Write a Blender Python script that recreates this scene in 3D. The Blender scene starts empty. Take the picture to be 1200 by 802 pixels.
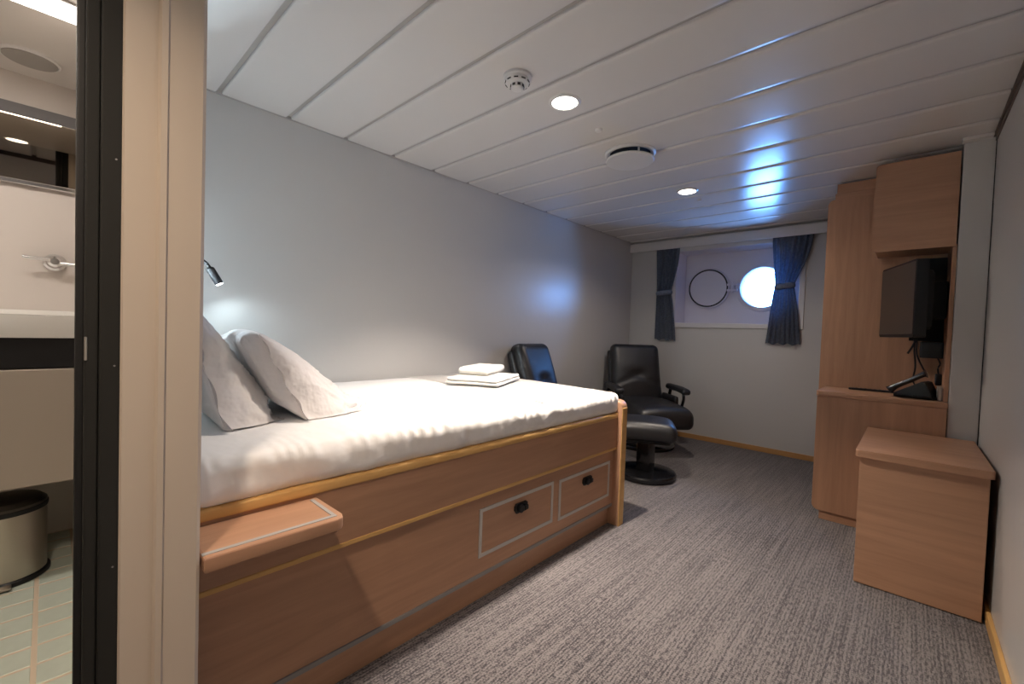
import bpy, bmesh, math, random
from mathutils import Vector, Matrix, noise
random.seed(7)
PI = math.pi
C = bpy.context.scene.collection
S = bpy.context.scene

# ------------------------------------------------------------------ camera
cd = bpy.data.cameras.new('camera'); cam = bpy.data.objects.new('camera', cd); C.objects.link(cam)
cd.sensor_width = 36; cd.lens = 504.0 / 1200 * 36; cd.clip_start = 0.01
RW = ((0.733544, 0.043546, -0.678246), (0.678776, 0.003433, 0.734338), (0.034306, -0.999046, -0.02704))
m = Matrix.Identity(4)
for i in range(3):
    m[i][0] = RW[i][0]; m[i][1] = -RW[i][1]; m[i][2] = -RW[i][2]
m[0][3], m[1][3], m[2][3] = 0, 0, 1.0603
cam.matrix_world = m
S.camera = cam

# ------------------------------------------------------------------ world (daylight outside the porthole)
w = bpy.data.worlds.new('world'); S.world = w; w.use_nodes = True
bg = w.node_tree.nodes['Background']
bg.inputs[0].default_value = (0.15, 0.40, 1.0, 1); bg.inputs[1].default_value = 56.0

# ------------------------------------------------------------------ colour management
S.view_settings.view_transform = 'Standard'; S.view_settings.look = 'None'
S.view_settings.gamma = 1; S.view_settings.use_curve_mapping = False
S.view_settings.exposure = 0.0
S.cycles.max_bounces = 10; S.cycles.diffuse_bounces = 6; S.cycles.glossy_bounces = 4
S.cycles.sample_clamp_indirect = 6.0
S.cycles.use_denoising = True
S.cycles.caustics_reflective = False; S.cycles.caustics_refractive = False

def area_disk(name, loc, r, power, col, rot=(0, 0, 0), spread=PI, portal=False):
    l = bpy.data.lights.new(name, 'AREA'); l.shape = 'DISK'; l.size = 2 * r; l.energy = power; l.color = col
    l.spread = spread
    if portal: l.cycles.is_portal = True
    o = bpy.data.objects.new(name, l); o.location = loc; o.rotation_euler = rot; C.objects.link(o)
    return o

PORT = (-1.095, 4.86, 1.572)
DL_COL = (1.0, 0.86, 0.73)
DOWN = [((-1.19, 1.585), 29.5), ((-1.215, 3.108), 9.0), ((-0.45, -0.22), 10.5)]
pt = area_disk('daylight_portal', (PORT[0], PORT[1] + 0.10, PORT[2]), 0.21, 1, (1, 1, 1), (-PI / 2, 0, 0), portal=True)

# ------------------------------------------------------------------ materials
def mat(name, col, rough=0.6, spec=0.5, metal=0.0, bump=None, emit=None, noise_col=None, coat=0.0, sheen=0.0):
    mt = bpy.data.materials.new(name); mt.use_nodes = True
    nt = mt.node_tree; b = nt.nodes['Principled BSDF']
    b.inputs['Base Color'].default_value = (*col, 1); b.inputs['Roughness'].default_value = rough
    b.inputs['Specular IOR Level'].default_value = spec; b.inputs['Metallic'].default_value = metal
    b.inputs['Coat Weight'].default_value = coat
    b.inputs['Sheen Weight'].default_value = sheen
    tc = nt.nodes.new('ShaderNodeTexCoord')
    if noise_col:
        sc, amt = noise_col
        n = nt.nodes.new('ShaderNodeTexNoise'); n.inputs['Scale'].default_value = sc; n.inputs['Detail'].default_value = 4
        nt.links.new(tc.outputs['Object'], n.inputs['Vector'])
        r = nt.nodes.new('ShaderNodeValToRGB')
        r.color_ramp.elements[0].position = 0.3; r.color_ramp.elements[1].position = 0.7
        r.color_ramp.elements[0].color = (*[c * (1 - amt) for c in col], 1)
        r.color_ramp.elements[1].color = (*[min(1, c * (1 + amt)) for c in col], 1)
        nt.links.new(n.outputs['Fac'], r.inputs['Fac']); nt.links.new(r.outputs['Color'], b.inputs['Base Color'])
    if bump:
        sc, st, dist = bump
        n = nt.nodes.new('ShaderNodeTexNoise'); n.inputs['Scale'].default_value = sc; n.inputs['Detail'].default_value = 3
        nt.links.new(tc.outputs['Object'], n.inputs['Vector'])
        bp = nt.nodes.new('ShaderNodeBump'); bp.inputs['Strength'].default_value = st; bp.inputs['Distance'].default_value = dist
        nt.links.new(n.outputs['Fac'], bp.inputs['Height']); nt.links.new(bp.outputs['Normal'], b.inputs['Normal'])
    if emit:
        b.inputs['Emission Color'].default_value = (*emit[0], 1); b.inputs['Emission Strength'].default_value = emit[1]
    return mt

def wood(name, axis, c0, c1, rough=0.42):
    """fine grained beech laminate, grain along the given axis"""
    mt = bpy.data.materials.new(name); mt.use_nodes = True
    nt = mt.node_tree; b = nt.nodes['Principled BSDF']; b.inputs['Roughness'].default_value = rough
    b.inputs['Specular IOR Level'].default_value = 0.35
    tc = nt.nodes.new('ShaderNodeTexCoord'); mp = nt.nodes.new('ShaderNodeMapping')
    sc = [34, 34, 34]; sc[axis] = 2.2
    mp.inputs['Scale'].default_value = sc
    nt.links.new(tc.outputs['Object'], mp.inputs['Vector'])
    n = nt.nodes.new('ShaderNodeTexNoise'); n.inputs['Scale'].default_value = 1.0; n.inputs['Detail'].default_value = 7
    n.inputs['Roughness'].default_value = 0.62; n.inputs['Distortion'].default_value = 0.5
    nt.links.new(mp.outputs['Vector'], n.inputs['Vector'])
    r = nt.nodes.new('ShaderNodeValToRGB')
    r.color_ramp.elements[0].position = 0.32; r.color_ramp.elements[1].position = 0.68
    r.color_ramp.elements[0].color = (*c0, 1); r.color_ramp.elements[1].color = (*c1, 1)
    nt.links.new(n.outputs['Fac'], r.inputs['Fac'])
    n2 = nt.nodes.new('ShaderNodeTexNoise'); n2.inputs['Scale'].default_value = 0.09; n2.inputs['Detail'].default_value = 2
    nt.links.new(mp.outputs['Vector'], n2.inputs['Vector'])
    mx = nt.nodes.new('ShaderNodeMixRGB'); mx.blend_type = 'MULTIPLY'; mx.inputs['Fac'].default_value = 0.35
    nt.links.new(r.outputs['Color'], mx.inputs['Color1']); nt.links.new(n2.outputs['Fac'], mx.inputs['Color2'])
    # multiply darkens: lift back
    g = nt.nodes.new('ShaderNodeMixRGB'); g.blend_type = 'MULTIPLY'; g.inputs['Fac'].default_value = 1
    g.inputs['Color2'].default_value = (1.2, 1.2, 1.2, 1)
    nt.links.new(mx.outputs['Color'], g.inputs['Color1'])
    nt.links.new(g.outputs['Color'], b.inputs['Base Color'])
    return mt

W0, W1 = (0.375, 0.207, 0.126), (0.462, 0.264, 0.162)
M = {}
M['wood_x'] = wood('beech_grain_x', 0, W0, W1)
M['wood_y'] = wood('beech_grain_y', 1, W0, W1)
M['wood_z'] = wood('beech_grain_z', 2, W0, W1)
M['lip'] = wood('golden_beech_lipping', 1, (0.60, 0.35, 0.12), (0.70, 0.43, 0.16), 0.35)
M['lipx'] = wood('golden_beech_strip', 0, (0.46, 0.24, 0.09), (0.56, 0.31, 0.12), 0.35)
M['wall'] = mat('grey_wall_laminate', (0.58, 0.57, 0.55), rough=0.29, spec=0.5, bump=(14, 0.10, 0.01))
M['ceil'] = mat('white_lacquered_ceiling_panel', (0.82, 0.80, 0.775), rough=0.25, spec=0.55)
M['ceil_gap'] = mat('ceiling_joint_grey', (0.40, 0.38, 0.36), rough=0.6)
M['white'] = mat('white_paint', (0.74, 0.73, 0.72), rough=0.4)
M['white_gloss'] = mat('white_plastic', (0.80, 0.79, 0.77), rough=0.3)
M['frame'] = mat('cream_door_frame_paint', (0.57, 0.495, 0.41), rough=0.45, bump=(60, .05, .001))
M['black_frame'] = mat('dark_rubber_door_profile', (0.022, 0.022, 0.020), rough=0.75, spec=.25)
M['black_deep'] = mat('black_rubber_seal', (0.008, 0.008, 0.008), rough=0.6)
M['leather'] = mat('black_leather', (0.008, 0.008, 0.010), rough=0.43, spec=0.72, bump=(180, 0.12, 0.002))
M['lacquer'] = mat('black_lacquered_wood', (0.008, 0.008, 0.009), rough=0.16, spec=0.6)
M['black'] = mat('black_plastic', (0.009, 0.009, 0.010), rough=0.5, spec=0.35)
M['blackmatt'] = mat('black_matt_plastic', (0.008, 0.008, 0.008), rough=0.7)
M['screen'] = mat('dark_television_glass', (0.035, 0.028, 0.024), rough=0.30, spec=0.7)
M['inlay'] = mat('grey_inlay_strip', (0.26, 0.25, 0.24), rough=0.5)
M['chrome'] = mat('chrome', (0.75, 0.75, 0.75), rough=0.12, metal=1)
M['steel'] = mat('brushed_steel', (0.50, 0.46, 0.40), rough=0.3, metal=1)
M['mirror'] = mat('mirror_glass', (0.34, 0.30, 0.25), rough=0.02, metal=1)
M['ceramic'] = mat('white_ceramic', (0.80, 0.79, 0.76), rough=0.15)
M['bathwall'] = mat('white_bathroom_panel', (0.62, 0.57, 0.53), rough=0.35)
M['bathcab'] = mat('beige_bathroom_cabinet', (0.40, 0.35, 0.295), rough=0.4)
M['tile'] = mat('pale_green_floor_tile', (0.50, 0.56, 0.49), rough=0.35, noise_col=(9, 0.12))
M['grout'] = mat('beige_grout', (0.56, 0.47, 0.36), rough=0.8)
M['port_paint'] = mat('lavender_white_steel_paint', (0.80, 0.78, 0.84), rough=0.45)
M['gasket'] = mat('black_gasket', (0.012, 0.012, 0.014), rough=0.5)
M['sheet'] = mat('white_bed_linen', (0.86, 0.845, 0.83), rough=0.85, spec=0.2, bump=(9, 0.30, 0.02), sheen=0.2)
M['pillow'] = mat('white_pillow_cotton', (0.76, 0.72, 0.70), rough=0.9, spec=0.15, bump=(11, 0.7, 0.03), sheen=0.2)
M['towel'] = mat('white_terry_towel', (0.86, 0.84, 0.79), rough=1.0, spec=0.1, bump=(260, 0.6, 0.004), sheen=0.4)
M['curtain'] = mat('slate_blue_curtain_cloth', (0.19, 0.22, 0.275), rough=0.95, spec=0.05, bump=(300, 0.3, 0.002), noise_col=(60, 0.15))
M['lamp_on'] = mat('downlight_diffuser_lit', (0.9, 0.9, 0.9), emit=((1.0, 0.93, 0.84), 14))
M['tube_on'] = mat('bathroom_light_lit', (0.9, 0.9, 0.9), emit=((1.0, 0.93, 0.86), 5.0))
M['led_on'] = mat('reading_led_lit', (0.9, 0.9, 0.9), emit=((0.85, 0.95, 1.0), 30))
M['hole'] = mat('dark_vent_hole', (0.03, 0.028, 0.026), rough=0.8)
M['socket'] = mat('socket_grey', (0.35, 0.31, 0.28), rough=0.5)

def glass_mat():
    mt = bpy.data.materials.new('porthole_glass'); mt.use_nodes = True; nt = mt.node_tree
    for n in list(nt.nodes): nt.nodes.remove(n)
    o = nt.nodes.new('ShaderNodeOutputMaterial'); t = nt.nodes.new('ShaderNodeBsdfTransparent'); g = nt.nodes.new('ShaderNodeBsdfGlossy')
    g.inputs['Roughness'].default_value = 0.02; t.inputs['Color'].default_value = (0.93, 0.96, 0.97, 1)
    mx = nt.nodes.new('ShaderNodeMixShader'); f = nt.nodes.new('ShaderNodeFresnel'); f.inputs['IOR'].default_value = 1.45
    nt.links.new(f.outputs[0], mx.inputs[0]); nt.links.new(t.outputs[0], mx.inputs[1]); nt.links.new(g.outputs[0], mx.inputs[2])
    nt.links.new(mx.outputs[0], o.inputs[0]); return mt
M['glass'] = glass_mat()

def carpet_mat():
    mt = bpy.data.materials.new('tweed_loop_carpet'); mt.use_nodes = True; nt = mt.node_tree
    b = nt.nodes['Principled BSDF']; b.inputs['Roughness'].default_value = 1.0; b.inputs['Specular IOR Level'].default_value = 0.1
    b.inputs['Sheen Weight'].default_value = 0.3
    tc = nt.nodes.new('ShaderNodeTexCoord')
    def nz(scale, detail=2):
        mp = nt.nodes.new('ShaderNodeMapping'); mp.inputs['Scale'].default_value = scale
        nt.links.new(tc.outputs['Object'], mp.inputs['Vector'])
        n = nt.nodes.new('ShaderNodeTexNoise'); n.inputs['Scale'].default_value = 1; n.inputs['Detail'].default_value = detail
        nt.links.new(mp.outputs['Vector'], n.inputs['Vector']); return n
    a = nz((200, 42, 1)); c = nz((280, 120, 1), 1); d = nz((75, 2.2, 1)); e = nz((2.2, 1.6, 1))
    def math_(op, x, y):
        n = nt.nodes.new('ShaderNodeMath'); n.operation = op
        for i, v in enumerate((x, y)):
            if isinstance(v, (int, float)): n.inputs[i].default_value = v
            else: nt.links.new(v, n.inputs[i])
        return n.outputs[0]
    s = math_('ADD', math_('MULTIPLY', a.outputs['Fac'], 0.60), math_('MULTIPLY', c.outputs['Fac'], 0.40))
    s = math_('ADD', s, math_('MULTIPLY', math_('SUBTRACT', d.outputs['Fac'], 0.5), 0.34))
    s = math_('ADD', s, math_('MULTIPLY', math_('SUBTRACT', e.outputs['Fac'], 0.5), 0.12))
    sx = nt.nodes.new('ShaderNodeSeparateXYZ'); wn = nz((60, 60, 1), 1)
    nt.links.new(tc.outputs['Object'], sx.inputs[0])
    jx = math_('ADD', math_('MULTIPLY', sx.outputs[0], 2 * PI / .0115), math_('MULTIPLY', wn.outputs['Fac'], 3.0))
    jy = math_('ADD', math_('MULTIPLY', sx.outputs[1], 2 * PI / .0105), math_('MULTIPLY', wn.outputs['Fac'], 5.0))
    s = math_('ADD', s, math_('MULTIPLY', math_('SINE', jx, 0), 0.050))
    s = math_('ADD', s, math_('MULTIPLY', math_('MULTIPLY', math_('SINE', jy, 0), math_('SINE', math_('MULTIPLY', jx, 0.5), 0)), 0.055))
    r = nt.nodes.new('ShaderNodeValToRGB')
    r.color_ramp.elements[0].position = 0.39; r.color_ramp.elements[0].color = (0.038, 0.034, 0.038, 1)
    r.color_ramp.elements[1].position = 0.60; r.color_ramp.elements[1].color = (0.190, 0.173, 0.170, 1)
    el = r.color_ramp.elements.new(0.47); el.color = (0.098, 0.088, 0.090, 1)
    nt.links.new(s, r.inputs['Fac']); nt.links.new(r.outputs['Color'], b.inputs['Base Color'])
    bp = nt.nodes.new('ShaderNodeBump'); bp.inputs['Strength'].default_value = 0.6; bp.inputs['Distance'].default_value = 0.006
    nt.links.new(s, bp.inputs['Height']); nt.links.new(bp.outputs['Normal'], b.inputs['Normal'])
    return mt
M['carpet'] = carpet_mat()

# ------------------------------------------------------------------ helpers
ORG = {}
def origin(o): return ORG.get(o.name, Vector((0, 0, 0))) if o else Vector((0, 0, 0))
def tag(o, label=None, cat=None, group=None, kind=None):
    for k, v in (('label', label), ('category', cat), ('group', group), ('kind', kind)):
        if v: o[k] = v
    return o
def thing(name, label, cat, loc=(0, 0, 0), group=None):
    o = bpy.data.objects.new(name, None); C.objects.link(o); o.location = loc; o.empty_display_size = 0.1
    ORG[o.name] = Vector(loc); return tag(o, label, cat, group)
def obj(name, bm, mt, parent=None, label=None, cat=None, group=None, kind=None, smooth=True, world=True, angle=21, pivot=None):
    """links a bmesh (written in world coordinates) as one mesh object"""
    me = bpy.data.meshes.new(name)
    off = origin(parent)
    if parent is None and pivot is not None: off = Vector(pivot)
    if world and off.length: bmesh.ops.translate(bm, verts=bm.verts, vec=-off)
    bmesh.ops.recalc_face_normals(bm, faces=bm.faces)
    bm.to_mesh(me); bm.free(); me.materials.append(mt)
    if smooth:
        me.shade_smooth(); me.set_sharp_from_angle(angle=math.radians(angle))
    o = bpy.data.objects.new(name, me); C.objects.link(o)
    if parent: o.parent = parent
    elif pivot is not None: o.location = pivot
    ORG[o.name] = off if world else Vector((0, 0, 0))
    return tag(o, label, cat, group, kind)
def struct(name, bm, mt, label=None, **k): return obj(name, bm, mt, label=label, kind='structure', **k)

def box(x0, x1, y0, y1, z0, z1, bev=0.0, seg=2, bm=None):
    nb = bmesh.new(); bmesh.ops.create_cube(nb, size=1)
    for v in nb.verts:
        v.co = Vector(((x0 + x1) / 2 + v.co.x * (x1 - x0), (y0 + y1) / 2 + v.co.y * (y1 - y0), (z0 + z1) / 2 + v.co.z * (z1 - z0)))
    if bev > 0: bmesh.ops.bevel(nb, geom=nb.edges[:] , offset=bev, segments=seg, profile=0.5, affect='EDGES')
    if bm is None: return nb
    me = bpy.data.meshes.new('tmp'); nb.to_mesh(me); nb.free(); bm.from_mesh(me); bpy.data.meshes.remove(me); return bm
def merge(*bms):
    r = bms[0]
    for b in bms[1:]:
        me = bpy.data.meshes.new('tmp'); b.to_mesh(me); b.free(); r.from_mesh(me); bpy.data.meshes.remove(me)
    return r
def xf(bm, mtx): bmesh.ops.transform(bm, matrix=mtx, verts=bm.verts); return bm
def prism(pts, axis, a0, a1, bev=0.0, seg=2):
    """polygon pts (two coordinates, in the order of the remaining axes) extruded along axis"""
    bm = bmesh.new(); oth = [i for i in range(3) if i != axis]
    def mk(p, a):
        c = [0, 0, 0]; c[oth[0]], c[oth[1]] = p; c[axis] = a; return bm.verts.new(c)
    A = [mk(p, a0) for p in pts]; B = [mk(p, a1) for p in pts]
    bm.faces.new(A); bm.faces.new(B[::-1])
    n = len(pts)
    for i in range(n): bm.faces.new((A[i], B[i], B[(i + 1) % n], A[(i + 1) % n]))
    if bev > 0:
        es = [e for e in bm.edges if abs(e.verts[0].co[axis] - e.verts[1].co[axis]) < 1e-7]
        bmesh.ops.bevel(bm, geom=es, offset=bev, segments=seg, profile=0.5, affect='EDGES')
    return bm
def rrect(x0, x1, y0, y1, r, corners=(1, 1, 1, 1), n=5):
    """corners order: (x0,y0) (x1,y0) (x1,y1) (x0,y1)"""
    P = []
    cs = [((x0, y0), (x0 + r, y0 + r), PI), ((x1, y0), (x1 - r, y0 + r), 1.5 * PI), ((x1, y1), (x1 - r, y1 - r), 0), ((x0, y1), (x0 + r, y1 - r), .5 * PI)]
    for k, (c, q, a) in enumerate(cs):
        if corners[k]:
            for i in range(n + 1):
                t = a + .5 * PI * i / n; P.append((q[0] + r * math.cos(t), q[1] + r * math.sin(t)))
        else: P.append(c)
    return P
def lathe(prof, center, axis='z', seg=40, cap=True):
    """prof: list of (radius, height)"""
    bm = bmesh.new(); rings = []
    for r, h in prof:
        ring = []
        for i in range(seg):
            a = 2 * PI * i / seg
            ring.append(bm.verts.new((r * math.cos(a), r * math.sin(a), h)))
        rings.append(ring)
    for a, b in zip(rings, rings[1:]):
        for i in range(seg): bm.faces.new((a[i], a[(i + 1) % seg], b[(i + 1) % seg], b[i]))
    if cap:
        bm.faces.new(rings[0][::-1]); bm.faces.new(rings[-1])
    if axis == 'y': xf(bm, Matrix.Rotation(-PI / 2, 4, 'X'))
    if axis == 'x': xf(bm, Matrix.Rotation(PI / 2, 4, 'Y'))
    xf(bm, Matrix.Translation(center)); return bm
def r_big(r): return callable(r) or r > .003
def tube(pts, r, seg=10, samples=6):
    """smooth tube through points"""
    P = [Vector(p) for p in pts]; seg = 20 if r_big(r) else 8
    if len(P) > 2 and samples > 1:
        Q = []
        for i in range(len(P) - 1):
            p0, p1, p2, p3 = P[max(i - 1, 0)], P[i], P[i + 1], P[min(i + 2, len(P) - 1)]
            for k in range(samples):
                t = k / samples
                Q.append(0.5 * ((2 * p1) + (p2 - p0) * t + (2 * p0 - 5 * p1 + 4 * p2 - p3) * t * t + (3 * p1 - p0 - 3 * p2 + p3) * t ** 3))
        Q.append(P[-1]); P = Q
    bm = bmesh.new(); rings = []; up = Vector((0.13, 0.21, 0.97))
    for i, p in enumerate(P):
        d = (P[min(i + 1, len(P) - 1)] - P[max(i - 1, 0)]).normalized()
        a = d.cross(up)
        if a.length < 1e-3: a = d.cross(Vector((1, 0, 0)))
        a.normalize(); b = d.cross(a); rr = r(i / (len(P) - 1)) if callable(r) else r
        rings.append([bm.verts.new(p + rr * (math.cos(2 * PI * k / seg) * a + math.sin(2 * PI * k / seg) * b)) for k in range(seg)])
    for a, b in zip(rings, rings[1:]):
        for k in range(seg): bm.faces.new((a[k], a[(k + 1) % seg], b[(k + 1) % seg], b[k]))
    bm.faces.new(rings[0][::-1]); bm.faces.new(rings[-1]); return bm
def soft_box(size, r, n=(12, 12, 6), fn=None):
    """rounded, subdivided box centred on the origin; fn(p, unit) displaces"""
    lx, ly, lz = [s / 2 for s in size]
    bm = bmesh.new(); cache = {}
    def vert(i, j, k):
        key = (i, j, k)
        if key in cache: return cache[key]
        def cc(i, n, l):
            # denser towards the edges
            t = -1 + 2 * i / n; return l * math.sin(t * PI / 2 * 0.92) / math.sin(PI / 2 * 0.92)
        p = Vector((cc(i, n[0], lx), cc(j, n[1], ly), cc(k, n[2], lz)))
        q = Vector((max(-lx + r, min(lx - r, p.x)), max(-ly + r, min(ly - r, p.y)), max(-lz + r, min(lz - r, p.z))))
        d = p - q
        if d.length > 1e-9: p = q + d.normalized() * min(r, d.length if d.length < r * .999 else r)
        u = Vector((p.x / lx, p.y / ly, p.z / lz))
        if fn: p = fn(p, u)
        v = bm.verts.new(p); cache[key] = v; return v
    nx, ny, nz = n
    for i in range(nx):
        for j in range(ny):
            for k in (0, nz): bm.faces.new((vert(i, j, k), vert(i + 1, j, k), vert(i + 1, j + 1, k), vert(i, j + 1, k)))
    for i in range(nx):
        for k in range(nz):
            for j in (0, ny): bm.faces.new((vert(i, j, k), vert(i + 1, j, k), vert(i + 1, j, k + 1), vert(i, j, k + 1)))
    for j in range(ny):
        for k in range(nz):
            for i in (0, nx): bm.faces.new((vert(i, j, k), vert(i, j + 1, k), vert(i, j + 1, k + 1), vert(i, j, k + 1)))
    return bm

XL, XR, YF, H = -2.38, 0.272, 4.565, 2.10
XB = -1.0          # bathroom partition face along the passage
YP = 0.205         # partition end, towards the sleeping area
YBK = -1.5

# ------------------------------------------------------------------ setting
struct('floor', box(XL - .15, XR + .15, YBK - .1, YF + .15, -0.05, 0.0), M['carpet'], label='grey tweed loop carpet with fine streaks', smooth=False)
struct('wall_left', box(XL - .12, XL, YP - .02, YF + .2, 0, 2.25), M['wall'], label='long grey wall beside the bed', smooth=False)
struct('wall_right', box(XR, XR + .12, YBK, YF + .2, 0, 2.25), M['wall'], label='grey wall beside the low cabinet', smooth=False)
struct('wall_back', box(XB - .06, XR + .12, YBK - .12, YBK, 0, 2.25), M['wall'], smooth=False)
# far wall around the window recess
ox0, ox1, oz0, oz1 = -1.86, -0.745, 1.20, 1.955
wf = box(XL - .1, ox0, YF, YF + .06, 0, 2.25); box(ox1, XR + .1, YF, YF + .06, 0, 2.25, bm=wf)
box(ox0, ox1, YF, YF + .06, 0, oz0, bm=wf); box(ox0, ox1, YF, YF + .06, oz1, 2.25, bm=wf)
struct('wall_far', wf, M['wall'], label='end wall with the porthole window', smooth=False)
# pillar beside the desk
struct('wall_pillar', box(0.160, XR - .001, 3.15, YF, 0, H - .002, .002), M['wall'], label='narrow grey boxed pillar right of the desk', smooth=False)
# partition between bathroom and sleeping area; passage wall before the bathroom door
struct('wall_partition', box(XL - .1, XB - .02, 0.150, YP - .005, 0, 2.25), M['wall'], smooth=False)
wp = box(XB - .05, XB, YBK, -0.62, 0, 2.25); box(XB - .05, XB, -0.62, 0.03, 2.02, 2.25, bm=wp); box(XB - .05, XB, -0.62, 0.03, 0, 0.2, bm=wp)
struct('wall_passage', wp, M['wall'], smooth=False)

# ceiling with separate panels
cl = struct('ceiling', box(XL - .1, XR + .1, YBK - .1, YF + .1, H + .012, H + .10), M['ceil_gap'], label='ceiling of long white lacquered panels', smooth=False)
def panel_mesh(x0, x1, y0, y1):
    g = 0.011
    pts = [(y0 + g, H + .012), (y0 + g, H + .003), (y0 + g + .004, H + .0004), (y0 + g + .02, H)]
    for t in (0.3, .5, .7): pts.append((y0 + (y1 - y0) * t, H - 0.0004 * (1 - abs(t - .5) * 2)))
    pts += [(y1 - g - .02, H), (y1 - g - .004, H + .0004), (y1 - g, H + .003), (y1 - g, H + .012)]
    return prism(pts, 0, x0, x1)
J0, DJ = 1.437, 0.3018
k0 = -10
for k in range(k0, 11):
    y0 = J0 + DJ * k; y1 = y0 + DJ
    if y1 < YBK: continue
    y1 = min(y1, YF)
    if y0 >= YF - .05: continue
    x0 = XB + .001 if y1 < 0.23 else XL + .012
    obj('ceiling_panel', panel_mesh(x0, XR - .014, y0, y1), M['ceil'], cl, angle=60)
struct('trim_1', box(XL, XL + .012, YP, YF, H - .002, H + .012), M['ceil_gap'], label='dark shadow gap between left wall and ceiling', smooth=False)
struct('trim_2', merge(box(XR - .014, XR, YBK, 3.15, H - .012, H + .012, .002), box(XR - .006, XR, YBK, 3.15, H - .03, H - .012)), mat('brown_gap', (0.10, 0.075, 0.06), .6), label='dark brown edge strip between right wall and ceiling', smooth=False)
struct('trim_3', box(XR - .0035, XR - .0005, 3.146, 3.150, 0, H - .03), M['blackmatt'], label='thin dark seam between pillar and right wall', smooth=False)
struct('trim_4', box(0.150, XR - .014, 3.10, 3.16, H - .016, H - .001, .003), M['ceil'], label='white strip on the ceiling above the pillar', smooth=False)
struct('baseboard_far', box(XL, -0.2, YF - .014, YF, 0, .048, .004), M['lipx'], label='golden wooden skirting under the window')
struct('baseboard_right', box(XR - .014, XR, YBK, 3.149, 0, .050, .004), M['lip'], label='golden wooden skirting along the right wall')
struct('baseboard_left', box(XL, XL + .014, YP, YF - .014, 0, .048, .004), M['lip'])

# door frame of the bathroom (front left)
df = struct('door_1', prism([(XB - .05, 0.087), (XB - .05, YP), (XB - .004, YP), (XB, YP - .006), (XB, 0.141), (XB - .006, 0.138), (XB - .010, 0.134), (XB - .010, 0.090), (XB - .014, 0.087)], 2, 0, H - .001, 0), M['frame'], label='cream painted steel door frame of the bathroom', smooth=False)
obj('frame_bead', prism([(XB - .001, 0.134), (XB + .005, 0.137), (XB + .005, 0.146), (XB - .001, 0.150)], 2, 0, H - .001), M['frame'], df, smooth=False)
obj('door_profile', merge(box(XB - .040, XB - .012, 0.0605, 0.0875, 0, H - .001, .003), box(XB - .046, XB - .018, 0.0425, 0.0600, 0, H - .001, .003)), M['black_frame'], df, label='dark ribbed door profile')
obj('door_seal', box(XB - .05, XB - .034, 0.032, 0.0440, 0, H - .001, .003), M['black_deep'], df, label='black rubber seal')
for zz in (1.33, 0.975, 1.62, 0.62):
    obj('screw', lathe([(0.0016, 0), (0.0016, .0006), (.001, .001)], (XB - .012, 0.080, zz), 'x', 12), M['inlay'], df)
obj('strike_plate', box(XB - .019, XB - .0165, 0.0425, 0.0465, 0.985, 1.025, .001), M['steel'], df, label='small steel strike plate')

# passage door at the back of the passage (behind the photographer, light-tight)
struct('door_2', merge(box(-0.75, 0.08, YBK - .002, YBK + .03, 0, 1.98, .004)), M['wood_z'])

# ------------------------------------------------------------------ bathroom
BX, BZ, BC = -2.45, 0.20, 1.944
bf = struct('floor_bathroom', box(BX, XB - .05, -0.95, 0.15, BZ - .06, BZ - .0012), M['grout'], label='bathroom floor of small pale green tiles with beige joints', smooth=False)
tm = bpy.data.meshes.new('floor_tile')
tb = box(0, .0825, 0, .0795, -.006, 0, .0015, 1); tb.to_mesh(tm); tb.free(); tm.materials.append(M['tile'])
for i in range(15):
    for j in range(11):
        x = BX + .004 + i * .091; y = 0.1635 - (j + 1) * .089
        if x + .0835 > XB - .05 or y + .08 > .165: continue
        t = bpy.data.objects.new('floor_tile', tm); C.objects.link(t); t.parent = bf
        t.location = (x, y, BZ + random.uniform(-.0004, .0004))
struct('wall_bathroom_left', box(BX - .1, BX, -0.95, 0.15, 0, 2.25), M['bathwall'], label='white bathroom wall behind the basin', smooth=False)
struct('wall_bathroom_near', box(BX, XB - .05, -1.05, -0.95, 0, 2.25), M['bathwall'], smooth=False)
struct('wall_bathroom_far', box(BX, XB - .05, 0.130, 0.150, 0, 2.25), M['bathwall'], smooth=False)
struct('ceiling_bathroom', box(BX, XB - .05, -0.95, 0.13, BC, BC + .05), mat('bathroom_ceiling_grey', (0.66, 0.63, 0.60), .4), label='pale bathroom ceiling', smooth=False)

t = thing('bathroom_light', 'bright white box light on the bathroom ceiling, cut by the top left corner', 'light', (-1.833, -0.3, BC - .012))
obj('housing', box(-1.885, -1.78, -0.85, 0.12, BC - .006, BC - .001, .001), M['white'], t)
obj('diffuser', box(-1.880, -1.785, -0.845, 0.115, BC - .012, BC - .006, .002), M['tube_on'], t, label='glowing white diffuser')
bl = bpy.data.lights.new('bathroom_lamp', 'AREA'); bl.shape = 'RECTANGLE'; bl.size = .09; bl.size_y = .85; bl.energy = 6.5; bl.color = (1, .9, .8)
o = bpy.data.objects.new('bathroom_lamp', bl); o.location = (-1.72, -0.38, BC - .04); C.objects.link(o); o.parent = t; o.location = Vector((-1.833, -0.38, BC - .016)) - ORG[t.name]
t = thing('ceiling_disc', 'flat round white valve on the bathroom ceiling', 'vent', (-2.27, -0.042, BC))
obj('rim', lathe([(0.074, 0), (0.074, -.006), (.068, -.009), (.066, -.004)], (-2.27, -.042, BC), cap=False), M['white'], t)
obj('plate', lathe([(0.066, -.010), (0.066, -.002)], (-2.27, -.042, BC)), mat('grey_valve_plate', (0.36, 0.34, 0.32), .5), t, label='grey round plate')

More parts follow.
